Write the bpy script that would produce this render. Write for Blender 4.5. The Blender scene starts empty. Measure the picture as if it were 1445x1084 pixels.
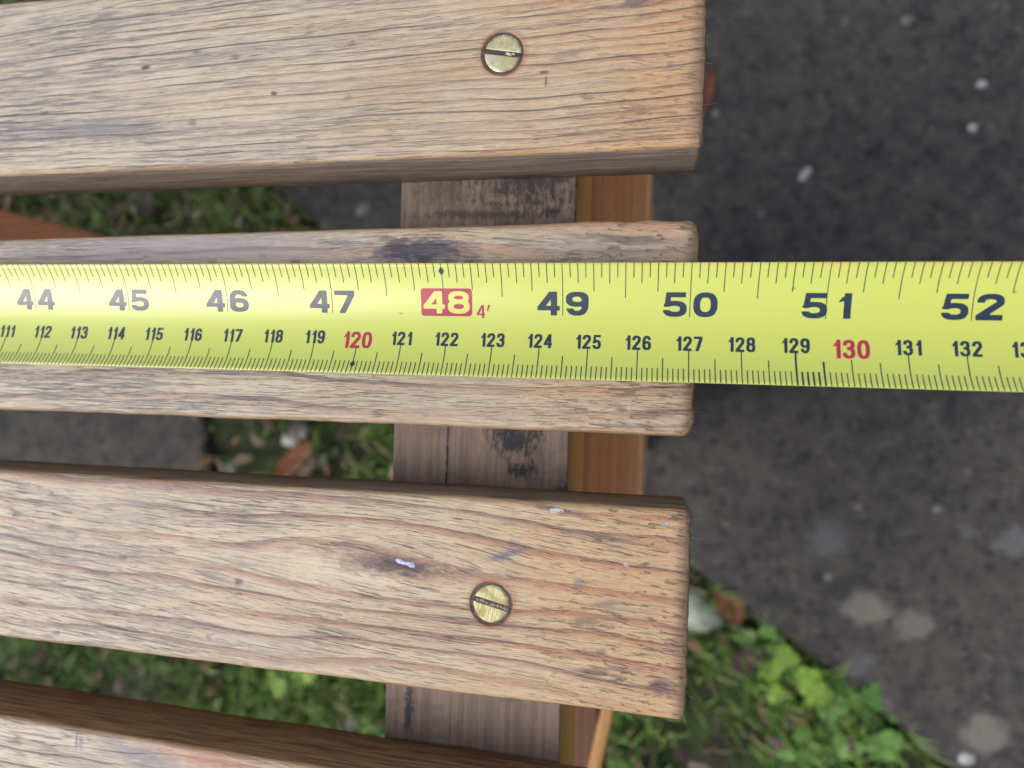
import bpy, bmesh, math, random
from mathutils import Vector, Matrix, noise as mn

# ------------------------------------------------------------------ camera, world, sun, exposure
scn = bpy.context.scene
COL = scn.collection
random.seed(7)
SEAT = 0.430            # height of the slat tops above the ground (m)
MM = 0.001

cam_d = bpy.data.cameras.new('camera')
cam = bpy.data.objects.new('camera', cam_d)
COL.objects.link(cam)
R = Matrix(((0.98131725, -0.02974620, 0.19008321),
            (0.03078717, 0.99952277, -0.00252509),
            (-0.18991738, 0.00833004, 0.98176474)))
cam.matrix_world = Matrix.Translation((-7.4714 * MM, -13.3310 * MM, SEAT + 145.2216 * MM)) @ R.to_4x4()
cam_d.sensor_width = 36.0
cam_d.lens = 36.0 * 1000.0 / 1445.0
cam_d.clip_start = 0.005
cam_d.clip_end = 500
cam_d.dof.use_dof = True
cam_d.dof.focus_distance = 0.149
cam_d.dof.aperture_fstop = 11.0
scn.camera = cam

SUN_EL, SUN_AZ = 47.0, 206.0          # direction to the sun, azimuth measured from +X anticlockwise
world = bpy.data.worlds.new('World')
scn.world = world
world.use_nodes = True
wn = world.node_tree
wn.nodes.clear()
sky = wn.nodes.new('ShaderNodeTexSky')
sky.sky_type = 'NISHITA'
sky.sun_disc = False
sky.sun_elevation = math.radians(SUN_EL)
sky.sun_rotation = math.radians(90 - SUN_AZ)
sky.air_density = 1.0
sky.dust_density = 4.0
sky.ozone_density = 1.0
hs = wn.nodes.new('ShaderNodeHueSaturation')
hs.inputs['Saturation'].default_value = 0.6
bg = wn.nodes.new('ShaderNodeBackground')
bg.inputs['Strength'].default_value = 0.15
wo = wn.nodes.new('ShaderNodeOutputWorld')
wn.links.new(sky.outputs[0], hs.inputs['Color'])
wn.links.new(hs.outputs[0], bg.inputs[0])
wn.links.new(bg.outputs[0], wo.inputs[0])

sd = bpy.data.lights.new('sun', 'SUN')
sd.energy = 1.1
sd.angle = math.radians(38)
sd.color = (1.0, 0.97, 0.92)
sun = bpy.data.objects.new('sun', sd)
COL.objects.link(sun)
e, a = math.radians(SUN_EL), math.radians(SUN_AZ)
to_sun = Vector((math.cos(e) * math.cos(a), math.cos(e) * math.sin(a), math.sin(e)))
sun.rotation_euler = to_sun.to_track_quat('Z', 'Y').to_euler()

scn.view_settings.view_transform = 'Standard'
scn.view_settings.look = 'None'
scn.view_settings.exposure = 0.38
scn.view_settings.gamma = 1.0
scn.view_settings.use_curve_mapping = False


# ------------------------------------------------------------------ node helper
class S:
    """a socket with arithmetic"""
    def __init__(s, g, sock): s.g, s.k = g, sock
    def __add__(s, o): return s.g.m('ADD', s, o)
    __radd__ = __add__
    def __sub__(s, o): return s.g.m('SUBTRACT', s, o)
    def __rsub__(s, o): return s.g.m('SUBTRACT', o, s)
    def __mul__(s, o): return s.g.m('MULTIPLY', s, o)
    __rmul__ = __mul__
    def __truediv__(s, o): return s.g.m('DIVIDE', s, o)


class G:
    def __init__(s, name):
        s.mat = bpy.data.materials.new(name)
        s.mat.use_nodes = True
        s.t = s.mat.node_tree
        s.t.nodes.clear()
        s.out = s.n('ShaderNodeOutputMaterial')
        s.bsdf = s.n('ShaderNodeBsdfPrincipled')
        s.t.links.new(s.bsdf.outputs[0], s.out.inputs[0])
    def n(s, typ): return s.t.nodes.new(typ)
    def put(s, sock, v):
        if isinstance(v, S): s.t.links.new(v.k, sock)
        elif isinstance(v, (tuple, list)):
            sock.default_value = (*v, 1.0) if len(v) == 3 and len(sock.default_value) == 4 else v
        else: sock.default_value = v
    def m(s, op, a, b=0.0, c=0.0):
        n = s.n('ShaderNodeMath'); n.operation = op
        s.put(n.inputs[0], a); s.put(n.inputs[1], b); s.put(n.inputs[2], c)
        return S(s, n.outputs[0])
    def pos(s):
        n = s.n('ShaderNodeTexCoord')
        q = s.n('ShaderNodeSeparateXYZ')
        s.t.links.new(n.outputs['Object'], q.inputs[0])
        return [S(s, q.outputs[i]) * 1000.0 for i in range(3)]
    def vec(s, x, y, z):
        n = s.n('ShaderNodeCombineXYZ')
        for i, v in enumerate((x, y, z)): s.put(n.inputs[i], v)
        return S(s, n.outputs[0])
    def noise(s, v, detail=2.0, rough=0.5, scale=1.0):
        n = s.n('ShaderNodeTexNoise')
        s.put(n.inputs['Vector'], v); n.inputs['Scale'].default_value = scale
        n.inputs['Detail'].default_value = detail; n.inputs['Roughness'].default_value = rough
        return S(s, n.outputs[0])
    def voro(s, v, scale=1.0, feat='F1'):
        n = s.n('ShaderNodeTexVoronoi'); n.feature = feat
        s.put(n.inputs['Vector'], v); n.inputs['Scale'].default_value = scale
        return S(s, n.outputs['Distance']), S(s, n.outputs['Color'])
    def ss(s, x, a, b, lo=0.0, hi=1.0):
        n = s.n('ShaderNodeMapRange'); n.interpolation_type = 'SMOOTHSTEP'
        s.put(n.inputs[0], x)
        if a > b: a, b, lo, hi = b, a, hi, lo
        for i, v in enumerate((a, b, lo, hi)): n.inputs[i + 1].default_value = v
        return S(s, n.outputs[0])
    def mix(s, f, c1, c2, mode='MIX'):
        n = s.n('ShaderNodeMix'); n.data_type = 'RGBA'; n.blend_type = mode; n.clamp_factor = True
        s.put(n.inputs[0], f); s.put(n.inputs[6], c1); s.put(n.inputs[7], c2)
        return S(s, n.outputs[2])
    def ell(s, x, y, cx, cy, ax, ay, ang=0.0):
        """distance in units of an ellipse"""
        ca, sa = math.cos(ang), math.sin(ang)
        dx, dy = x - cx, y - cy
        u = (dx * ca + dy * sa) / ax
        v = (dy * ca - dx * sa) / ay
        return s.m('SQRT', u * u + v * v)
    def nz(s, axis=2):
        n = s.n('ShaderNodeNewGeometry')
        q = s.n('ShaderNodeSeparateXYZ')
        s.t.links.new(n.outputs['Normal'], q.inputs[0])
        return S(s, q.outputs[axis])
    def bump(s, h, dist, strength=1.0):
        n = s.n('ShaderNodeBump')
        n.inputs['Strength'].default_value = strength; n.inputs['Distance'].default_value = dist
        s.put(n.inputs['Height'], h)
        s.t.links.new(n.outputs[0], s.bsdf.inputs['Normal'])
    def set(s, **k):
        names = dict(col='Base Color', rough='Roughness', metal='Metallic', spec='Specular IOR Level',
                     coat='Coat Weight', coatr='Coat Roughness', trans='Transmission Weight', sub='Subsurface Weight')
        for q, v in k.items(): s.put(s.bsdf.inputs[names[q]], v)
        return s.mat


def plain(name, col, rough=0.6, **k):
    return G(name).set(col=col, rough=rough, **k)


# ------------------------------------------------------------------ wood
def wood(name, spacing=2.2, slope=0.0, tilt=0.5, seed=0.0, knots=(), stains=(), early=(0.50, 0.38, 0.235), late=(0.33, 0.165, 0.085),
         late_amt=0.8, side_p=(0.16, 0.11, 0.08), side_n=(0.16, 0.11, 0.08), check_ang=0.0, check_amt=1.0, grey=0.5,
         end_orange=0.6, screws=(), flecks=(), end_rough=0.5, wavy=1.0, fan=0.0, pale=0.7, seams=0.8, lw_from=0.36, fine=1.0):
    g = G(name)
    x, y, z = g.pos()
    sx = x + seed * 131.0
    warp = (g.noise(g.vec(sx * 0.014, y * 0.03, z * 0.03), 2.0) - 0.5) * (9.0 * wavy)
    warp2 = (g.noise(g.vec(sx * 0.07, y * 0.16, z * 0.16), 3.0) - 0.5) * (1.3 * wavy)
    yy = y - x * slope - (x * y) * fan
    for kx, ky, ax, ay, amt in knots:                     # fibres swing round a knot
        d = g.ell(x, y, kx, ky, ax, ay)
        f = g.m('EXPONENT', d * d * -1.0) * amt
        yy = yy - (y - ky) * f
    ph = (yy * math.cos(tilt) + z * math.sin(tilt) + warp + warp2) / spacing
    ph = ph + (g.noise(g.vec(ph * 0.35, 3.3 + seed, 0.0), 1.0) - 0.5) * 1.9
    fr = g.m('FRACT', ph)
    ringid = g.m('FLOOR', ph)
    rstr = g.noise(g.vec(ringid * 1.73, seed, sx * 0.01), 1.0)
    lw = g.ss(fr, lw_from, 0.90) * g.ss(fr, 1.0, 0.93)
    lw = lw * g.ss(rstr, 0.28, 0.58, 0.20, 1.0)
    breakup = g.noise(g.vec(sx * 0.06, y * 0.5, z * 0.5), 3.0)
    lw = lw * g.ss(breakup, 0.28, 0.52, 0.55, 1.0)
    # colours of sound wood
    endz = g.ss(x + (g.noise(g.vec(sx * 0.05, y * 0.05, 1.0)) - 0.5) * 60.0, -55.0, -4.0) * end_orange
    e1 = g.mix(endz, early, (0.50, 0.30, 0.13))
    l1 = g.mix(endz, late, (0.37, 0.13, 0.055))
    blot = g.noise(g.vec(sx * 0.02, y * 0.09, z * 0.09), 3.0)
    e1 = g.mix(g.ss(blot, 0.42, 0.68) * 0.55, e1, (0.42, 0.275, 0.155))
    silver_sheen = g.ss(x + (blot - 0.5) * 160.0, 10.0, -150.0) * pale  # paler leftwards: weathered wood plus sky sheen painted into the colour
    e1 = g.mix(silver_sheen, e1, (0.53, 0.475, 0.385))
    l1 = g.mix(silver_sheen * 0.6, l1, (0.36, 0.27, 0.23))
    c = g.mix(lw * g.m('MINIMUM', endz * 0.45 + late_amt, 1.0), e1, l1)
    # dark seams where one ring stops
    seamn = g.noise(g.vec(sx * 0.022, ringid * 7.13, seed), 3.0, 0.6)
    seam = g.ss(fr, 0.80, 0.93) * g.ss(fr, 1.0, 0.965) * g.ss(seamn, 0.46, 0.60) * seams
    c = g.mix(seam, c, (0.095, 0.09, 0.105))
    # fine fibre streaks
    fib = g.noise(g.vec(sx * 0.11, yy * 3.0, z * 3.0), 4.0, 0.65)
    fib2 = g.noise(g.vec(sx * 0.9, yy * 9.0, z * 9.0), 2.0, 0.6)
    c = g.mix(g.ss(fib, 0.47, 0.70) * 0.55, c, (0.25, 0.19, 0.155))
    c = g.mix(g.ss(fib2, 0.52, 0.72) * 0.35, c, (0.60, 0.53, 0.41))
    fib3 = g.noise(g.vec(sx * 0.35, yy * 6.5, z * 6.5), 3.0, 0.65)
    c = g.mix(g.ss(fib3, 0.47, 0.36) * 0.38, c, (0.20, 0.15, 0.12))
    c = g.mix(g.ss(fib3, 0.56, 0.68) * 0.30, c, (0.64, 0.56, 0.43))
    # silvered, weathered areas
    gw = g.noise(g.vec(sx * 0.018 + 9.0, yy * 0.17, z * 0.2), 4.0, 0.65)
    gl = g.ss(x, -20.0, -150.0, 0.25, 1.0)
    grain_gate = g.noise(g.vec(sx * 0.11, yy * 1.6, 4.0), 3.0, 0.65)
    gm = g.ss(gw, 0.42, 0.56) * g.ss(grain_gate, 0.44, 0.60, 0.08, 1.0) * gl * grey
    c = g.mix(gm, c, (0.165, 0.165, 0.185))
    # open checks along the fibre
    ca, sa = math.cos(check_ang), math.sin(check_ang)
    cx = x * ca + y * sa
    cy = yy * ca - x * sa
    k1 = g.noise(g.vec(cx * 0.035 + seed * 7, cy * 1.15, z * 0.3), 3.0, 0.62)
    k2 = g.noise(g.vec(cx * 0.10 + seed * 3, cy * 2.7, z * 0.5), 3.0, 0.6)
    kz = g.noise(g.vec(sx * 0.02, y * 0.07, 7.7), 2.0)
    k3 = g.noise(g.vec(cx * 0.16 + seed, cy * 4.2, z * 0.8), 3.0, 0.62)
    ck = g.m('MAXIMUM', g.ss(k1, 0.612, 0.645) * 0.95, g.ss(k2, 0.615, 0.665) * 0.8)
    ck = g.m('MAXIMUM', ck, g.ss(k3, 0.58, 0.66) * 0.5 * fine)
    ck = ck * g.ss(kz, 0.36, 0.56, 0.12, 1.0) * check_amt
    c = g.mix(ck, c, (0.095, 0.095, 0.115))
    # mildew specks
    vd, vc = g.voro(g.vec(sx * 0.10, y * 0.19, z * 0.1))
    sepc = g.n('ShaderNodeSeparateColor'); g.t.links.new(vc.k, sepc.inputs[0])
    sp = g.ss(vd + (g.noise(g.vec(x * 0.9, y * 0.9, 0.0), 3.0) - 0.5) * 0.22, 0.17, 0.05) * g.ss(S(g, sepc.outputs[0]), 0.55, 0.62)
    c = g.mix(sp * 0.7, c, (0.13, 0.125, 0.13))
    # torn fibres near the sawn end
    er = g.ss(x, -42.0, -6.0) * end_rough
    tn = g.noise(g.vec(x * 0.22, y * 1.1 + x * 0.12, z * 0.9), 5.0, 0.7)
    tear = g.ss(tn, 0.57, 0.64) * er
    c = g.mix(tear * 0.75, c, (0.19, 0.145, 0.12))
    c = g.mix(g.ss(x + (tn - 0.5) * 5.0, -2.2, 0.6) * 0.7, c, (0.13, 0.085, 0.06))
    wob = (g.noise(g.vec(x * 0.28, y * 0.75, z * 0.4), 4.0, 0.65) - 0.5) * 1.5
    for cx_, cy_, ax, ay, ang, col, amt in stains:
        d = g.ell(x, y, cx_, cy_, ax, ay, ang) + wob
        c = g.mix(g.ss(d, 1.05, 0.25) * amt, c, col)
    hd = None
    for cx_, cy_ in screws:                              # stain and seat round a screw head
        dx, dy = x - cx_, y - cy_
        rr = g.m('SQRT', dx * dx + dy * dy)
        c = g.mix(g.ss(rr + wob * 0.9, 5.9, 4.0) * 0.8, c, (0.28, 0.115, 0.045))
        c = g.mix(g.ss(rr + wob * 0.25, 4.65, 4.15), c, (0.045, 0.035, 0.04))
        q = g.ss(rr, 4.9, 4.3)
        hd = q if hd is None else hd + q
    for cx_, cy_, ax, ay, ang, col in flecks:            # specks of old paint
        d = g.ell(x, y, cx_, cy_, ax, ay, ang) + (g.noise(g.vec(x * 1.6, y * 1.6, 0.0), 2.0) - 0.5) * 1.6
        c = g.mix(g.ss(d, 1.0, 0.72), c, col)
    # unsanded flanks keep the old dark finish
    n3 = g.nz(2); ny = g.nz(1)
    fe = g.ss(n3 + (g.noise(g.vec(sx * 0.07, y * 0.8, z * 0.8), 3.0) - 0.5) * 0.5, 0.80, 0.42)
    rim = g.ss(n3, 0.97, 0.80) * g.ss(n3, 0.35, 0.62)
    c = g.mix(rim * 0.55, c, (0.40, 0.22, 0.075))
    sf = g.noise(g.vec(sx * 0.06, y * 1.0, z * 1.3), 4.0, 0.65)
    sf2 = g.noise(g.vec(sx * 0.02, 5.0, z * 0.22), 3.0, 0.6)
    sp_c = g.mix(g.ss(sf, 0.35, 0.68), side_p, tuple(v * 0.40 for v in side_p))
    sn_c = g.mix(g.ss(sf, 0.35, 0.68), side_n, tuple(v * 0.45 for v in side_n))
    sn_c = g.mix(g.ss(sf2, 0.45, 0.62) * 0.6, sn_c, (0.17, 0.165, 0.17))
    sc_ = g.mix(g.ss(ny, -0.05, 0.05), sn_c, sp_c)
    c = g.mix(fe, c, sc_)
    # relief
    h = lw * 0.35 - fib * 0.45 + fib2 * 0.15 - seam * 0.8 - gm * 0.4 - ck * 1.2 - tear * 0.9 + tn * er * 1.1 - sp * 0.3
    if hd is not None: h = h - hd * 2.0
    g.bump(h, 0.00032, 0.85)
    ro = g.ss(fib, 0.3, 0.7, 0.40, 0.58)
    return g.set(col=c, rough=ro, spec=0.45)


NAVY = (0.045, 0.04, 0.06)
BRN = (0.10, 0.055, 0.04)
# object origins of the slats lie at their right-hand ends, so x runs from -1271 to +1 mm
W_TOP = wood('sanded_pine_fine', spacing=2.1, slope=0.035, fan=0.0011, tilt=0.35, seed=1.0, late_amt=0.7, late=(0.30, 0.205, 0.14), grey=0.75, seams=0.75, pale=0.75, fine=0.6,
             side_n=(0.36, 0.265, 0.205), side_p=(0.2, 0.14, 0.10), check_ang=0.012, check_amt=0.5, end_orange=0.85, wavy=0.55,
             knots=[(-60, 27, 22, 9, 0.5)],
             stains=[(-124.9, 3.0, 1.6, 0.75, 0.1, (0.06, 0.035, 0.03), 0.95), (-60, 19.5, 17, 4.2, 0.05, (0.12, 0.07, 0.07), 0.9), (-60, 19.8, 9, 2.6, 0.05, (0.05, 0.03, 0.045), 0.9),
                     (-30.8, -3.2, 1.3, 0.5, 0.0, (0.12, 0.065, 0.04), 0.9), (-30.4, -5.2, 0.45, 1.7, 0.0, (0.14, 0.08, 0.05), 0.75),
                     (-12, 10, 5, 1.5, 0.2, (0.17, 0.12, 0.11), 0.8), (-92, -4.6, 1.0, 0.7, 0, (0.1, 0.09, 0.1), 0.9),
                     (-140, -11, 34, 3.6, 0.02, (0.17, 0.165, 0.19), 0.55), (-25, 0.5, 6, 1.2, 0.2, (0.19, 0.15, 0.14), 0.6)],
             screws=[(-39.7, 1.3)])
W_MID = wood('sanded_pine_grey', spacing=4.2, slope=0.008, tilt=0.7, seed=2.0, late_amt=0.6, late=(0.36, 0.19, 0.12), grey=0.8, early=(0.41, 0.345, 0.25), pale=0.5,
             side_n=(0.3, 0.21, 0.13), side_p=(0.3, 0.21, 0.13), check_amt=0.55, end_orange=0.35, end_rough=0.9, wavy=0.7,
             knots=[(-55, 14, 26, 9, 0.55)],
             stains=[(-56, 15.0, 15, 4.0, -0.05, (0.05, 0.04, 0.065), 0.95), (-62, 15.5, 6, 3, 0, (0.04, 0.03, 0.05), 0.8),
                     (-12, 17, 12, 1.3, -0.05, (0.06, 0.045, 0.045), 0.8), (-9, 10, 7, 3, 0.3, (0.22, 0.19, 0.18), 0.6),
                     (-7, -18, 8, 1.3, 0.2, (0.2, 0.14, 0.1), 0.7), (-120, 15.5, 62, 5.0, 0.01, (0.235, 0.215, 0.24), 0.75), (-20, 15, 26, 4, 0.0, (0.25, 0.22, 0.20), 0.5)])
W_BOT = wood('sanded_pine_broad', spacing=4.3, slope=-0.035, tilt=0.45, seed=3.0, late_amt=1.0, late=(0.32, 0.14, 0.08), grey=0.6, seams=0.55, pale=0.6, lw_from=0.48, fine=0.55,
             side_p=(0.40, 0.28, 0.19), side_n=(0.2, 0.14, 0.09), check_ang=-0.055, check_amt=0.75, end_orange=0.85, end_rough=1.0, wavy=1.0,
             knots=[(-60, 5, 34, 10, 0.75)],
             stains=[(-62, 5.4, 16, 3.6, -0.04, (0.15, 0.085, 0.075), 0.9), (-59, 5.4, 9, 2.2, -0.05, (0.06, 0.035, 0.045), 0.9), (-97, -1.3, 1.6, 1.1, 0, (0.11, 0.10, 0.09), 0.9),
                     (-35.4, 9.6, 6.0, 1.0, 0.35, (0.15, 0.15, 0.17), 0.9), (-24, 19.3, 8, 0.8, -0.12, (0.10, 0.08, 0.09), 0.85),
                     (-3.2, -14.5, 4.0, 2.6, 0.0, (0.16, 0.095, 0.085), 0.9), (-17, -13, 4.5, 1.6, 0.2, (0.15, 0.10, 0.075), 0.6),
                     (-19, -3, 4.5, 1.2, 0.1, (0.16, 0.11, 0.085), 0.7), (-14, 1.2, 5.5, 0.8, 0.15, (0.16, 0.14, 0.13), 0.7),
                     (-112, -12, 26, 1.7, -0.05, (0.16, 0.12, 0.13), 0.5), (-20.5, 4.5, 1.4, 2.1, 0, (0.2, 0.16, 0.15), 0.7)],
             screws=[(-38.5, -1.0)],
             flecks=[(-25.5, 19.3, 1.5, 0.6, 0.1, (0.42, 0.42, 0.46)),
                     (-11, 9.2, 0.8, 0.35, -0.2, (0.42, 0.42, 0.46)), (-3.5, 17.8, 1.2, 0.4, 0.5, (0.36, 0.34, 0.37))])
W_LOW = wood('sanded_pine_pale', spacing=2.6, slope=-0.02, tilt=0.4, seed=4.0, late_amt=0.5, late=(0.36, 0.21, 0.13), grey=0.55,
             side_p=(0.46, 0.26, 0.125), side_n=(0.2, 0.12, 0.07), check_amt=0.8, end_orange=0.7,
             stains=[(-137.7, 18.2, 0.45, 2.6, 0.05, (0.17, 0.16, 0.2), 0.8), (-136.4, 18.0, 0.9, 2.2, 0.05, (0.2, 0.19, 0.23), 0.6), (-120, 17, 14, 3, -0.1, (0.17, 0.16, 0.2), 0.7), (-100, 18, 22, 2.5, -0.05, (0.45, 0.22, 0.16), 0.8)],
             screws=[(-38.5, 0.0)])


def under(name, base, dark, seed, axis=1, spots=(), rough=0.6, dirt=0.5, lat=1.0, bump=0.5):
    """frame timber: old finish, grain along one axis"""
    g = G(name)
    p = g.pos()
    u = p[axis] + seed * 77.0
    v, w = [p[i] for i in range(3) if i != axis]
    g1 = g.noise(g.vec(u * 0.02, v * 0.75, w * 0.75), 4.0, 0.6)
    g2 = g.noise(g.vec(u * 0.25, v * 4.0, w * 4.0), 3.0, 0.6)
    g3 = g.noise(g.vec(u * 0.09, v * 0.06, w * 0.06), 4.0, 0.65)
    c = g.mix(g.ss(g1, 0.34, 0.66) * lat, base, dark)
    c = g.mix(g.ss(g2, 0.45, 0.72) * 0.4, c, tuple(q * 0.5 for q in dark))
    c = g.mix(g.ss(g3, 0.50, 0.68) * dirt, c, (0.035, 0.034, 0.038))
    crumbs = None
    for cx, cy, ax, ay, amt in spots:
        nn = g.noise(g.vec(p[0] * 0.7, p[1] * 0.35, 0.0), 5.0, 0.72)
        d = g.ell(p[0], p[1], cx, cy, ax, ay) + (nn - 0.5) * 3.2
        k = g.ss(d, 1.2, 0.2) * amt
        c = g.mix(k, c, (0.028, 0.028, 0.032))
        crumbs = k if crumbs is None else crumbs + k
    h = g1 * 0.4 + g2 * 0.3
    if crumbs is not None:
        h = h + crumbs * g.noise(g.vec(p[0] * 1.8, p[1] * 1.8, p[2]), 4.0, 0.7) * 2.0
    g.bump(h, 0.0003, bump)
    return g.set(col=c, rough=rough, spec=0.35)


W_RAIL = under('weathered_rail', (0.25, 0.18, 0.14), (0.17, 0.123, 0.10), 1.0, 1, dirt=0.3,
               spots=[(-36, 35, 14, 7, 0.85), (-57, 33, 9, 4.5, 0.5), (-47, 27, 20, 1.3, 0.6), (-38, -25.5, 7, 5.5, 1.0), (-36, -33, 4, 2.2, 1.0), (-62, -92, 1.2, 8, 0.9),
                      (-33, 12, 20, 20, 0.6), (-54.3, -30, 0.35, 14, 1.0), (-26.5, -38, 2, 3, 0.8)])
W_LEG = under('orange_varnished_leg', (0.84, 0.44, 0.21), (0.76, 0.34, 0.135), 2.0, 1, dirt=0.0, rough=0.45)
W_BRACE = under('orange_varnished_brace', (0.42, 0.23, 0.085), (0.33, 0.16, 0.05), 3.0, 1, dirt=0.1, rough=0.45)
W_RED = under('red_brown_stretcher', (0.46, 0.17, 0.05), (0.30, 0.10, 0.035), 4.0, 0, dirt=0.2, rough=0.5)
W_DARK = under('dark_brown_rail', (0.14, 0.06, 0.025), (0.08, 0.035, 0.018), 6.0, 1, dirt=0.2, rough=0.6)
RAIL_SIDE = under('orange_rail_flank', (0.80, 0.40, 0.125), (0.62, 0.28, 0.08), 5.0, 1, dirt=0.05, rough=0.45)


# ------------------------------------------------------------------ mesh helpers
def link(name, me, mat=None, parent=None, loc=None):
    o = bpy.data.objects.new(name, me)
    COL.objects.link(o)
    if mat is not None and me is not None:
        for m_ in (mat if isinstance(mat, (list, tuple)) else [mat]): me.materials.append(m_)
    if parent is not None: o.parent = parent
    if loc is not None: o.location = loc
    return o


def tag(o, label=None, cat=None, group=None, kind=None):
    if label: o['label'] = label
    if cat: o['category'] = cat
    if group: o['group'] = group
    if kind: o['kind'] = kind
    return o


def mesh(name, V, F, smooth=False):
    me = bpy.data.meshes.new(name)
    me.from_pydata(V, [], F)
    me.update()
    if smooth:
        me.polygons.foreach_set('use_smooth', [True] * len(me.polygons))
    return me


def slat_mesh(name, xl, xr, yl, yr, T, r=1.5, rc=2.0, seed=0, fine=True, chip=0.0):
    """xl..xr mm; yl, yr = (top edge, bottom edge) y at x = -165 and at x = 0; rounded board with worn, wavy arrises"""
    st = []
    x = xl
    while x < -215: st.append(x); x += 25
    x = -215.0
    while x < xr - rc - 0.6: st.append(x); x += 1.6
    n = 9
    for i in range(n + 1): st.append(xr - rc + rc * math.sin(i / n * math.pi / 2))
    V, F = [], []
    NT = 26
    M = None
    for x in st:
        f = (x + 165.0) / 165.0
        f = max(f, -1.0)
        yt = yl[0] + (yr[0] - yl[0]) * f
        yb = yl[1] + (yr[1] - yl[1]) * f
        d = max(0.0, x - (xr - rc)) / rc
        inp = rc * (1 - math.sqrt(max(0.0, 1 - d * d)))
        rz = min(1.0, rc) * (1 - math.sqrt(max(0.0, 1 - d * d)))
        def nz(k, s_, amp): return mn.noise(Vector((x * s_ + seed * 31.7, k * 9.1, seed))) * amp
        yt += nz(1, 0.05, 0.25) + nz(2, 0.35, 0.10) - inp
        yb += nz(3, 0.05, 0.25) + nz(4, 0.35, 0.10) + inp
        if chip and x > -22:
            q = (x + 22) / 23
            yt += chip * (0.5 * nz(11, 0.22, 1.0) - 0.25 * q) 
        zt = -0.15 - rz
        zb = -T + rz * 0.6
        prof = []
        for i in range(NT + 1):
            q = i / NT
            y = (yb + r) + (yt - yb - 2 * r) * q
            bow = -0.10 * (2 * q - 1) ** 2
            prof.append((y, zt + bow + nz(20 + i * 0.45, 0.12, 0.06)))
        for i in range(1, 6):
            an = math.pi / 2 * (1 - i / 5)
            prof.append((yt - r + r * math.cos(an), zt - 0.10 - r + r * math.sin(an)))
        for q in (0.3, 0.6, 1.0): prof.append((yt, zt - r + (zb + 1.0 - (zt - r)) * q))
        prof.append((yt - 1.0, zb))
        prof.append((yb + 1.0, zb))
        for q in (0.0, 0.4, 0.7): prof.append((yb, (zb + 1.0) + (zt - r - (zb + 1.0)) * q))
        for i in range(0, 5):
            an = math.pi / 2 * (i / 5)
            prof.append((yb + r - r * math.cos(an), zt - 0.10 - r + r * math.sin(an)))
        M = len(prof)
        for (y, z) in prof:
            ex = 0.0
            if x > xr - rc * 1.2:
                ex = -abs(mn.noise(Vector((y * 0.55, z * 0.8, seed * 3.3)))) * 0.5 - abs(mn.noise(Vector((y * 2.1, z * 2.0, seed * 5.3)))) * 0.5
                ex *= (x - (xr - rc * 1.2)) / (rc * 1.2)
            V.append(((x + ex) * MM, y * MM, z * MM))
    ns = len(st)
    for i in range(ns - 1):
        for j in range(M):
            k = (j + 1) % M
            F.append((i * M + j, i * M + k, (i + 1) * M + k, (i + 1) * M + j))
    F = [f[::-1] for f in F]
    # end caps: pull a slightly rough inner ring in, then close it
    b = (ns - 1) * M
    cy = sum(V[b + j][1] for j in range(M)) / M
    cz = (-T / 2) * MM
    base = len(V)
    for j in range(M):
        v = V[b + j]
        V.append((v[0] + MM * 0.25 * mn.noise(Vector((v[1] * 900, v[2] * 900, seed))), cy + (v[1] - cy) * 0.97, cz + (v[2] - cz) * 0.93))
    for j in range(M):
        k = (j + 1) % M
        F.append((b + j, base + j, base + k, b + k)[::-1])
    F.append(tuple(base + j for j in range(M)))
    F.append(tuple(range(M))[::-1])
    me = mesh(name, V, F, True)
    bm = bmesh.new(); bm.from_mesh(me)
    bmesh.ops.recalc_face_normals(bm, faces=bm.faces)
    bm.to_mesh(me); bm.free()
    return me


def board(name, x0, x1, y0, y1, z0, z1, bev=1.2, cuts=1, mat=None, parent=None, rot=None, origin=None):
    bm = bmesh.new()
    bmesh.ops.create_cube(bm, size=1.0)
    for v in bm.verts:
        v.co = Vector(((x0 + x1) / 2 + v.co.x * (x1 - x0), (y0 + y1) / 2 + v.co.y * (y1 - y0), (z0 + z1) / 2 + v.co.z * (z1 - z0))) * MM
    bmesh.ops.bevel(bm, geom=bm.edges[:], offset=bev * MM, segments=3, affect='EDGES', profile=0.6)
    if rot is not None:
        o_ = Vector(origin) * MM
        for v in bm.verts: v.co = o_ + rot @ (v.co - o_)
    me = bpy.data.meshes.new(name)
    bm.to_mesh(me); bm.free()
    return link(name, me, mat, parent)


# ------------------------------------------------------------------ ground, paving
def gz(x, y):
    return 0.004 * mn.noise(Vector((x * 9, y * 9, 0.3))) + 0.003 * mn.noise(Vector((x * 31, y * 31, 4.3)))


def soil():
    g = G('mossy_soil')
    x, y, z = g.pos()
    n1 = g.noise(g.vec(x * 0.03, y * 0.03, z * 0.03), 5.0, 0.65)
    n2 = g.noise(g.vec(x * 0.15, y * 0.15, z * 0.15), 4.0, 0.65)
    c = g.mix(g.ss(n1, 0.4, 0.6), (0.035, 0.060, 0.014), (0.024, 0.022, 0.013))
    c = g.mix(g.ss(n2, 0.5, 0.7) * 0.6, c, (0.050, 0.065, 0.018))
    g.bump(n2, 0.006, 0.8)
    return g.set(col=c, rough=0.9)


V, F = [], []
N = 90
for i in range(N + 1):
    for j in range(N + 1):
        x, y = -1.9 + 2.9 * i / N, -1.2 + 2.4 * j / N
        V.append((x, y, gz(x, y)))
for i in range(N):
    for j in range(N):
        a_ = i * (N + 1) + j
        F.append((a_, a_ + N + 1, a_ + N + 2, a_ + 1))
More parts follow.
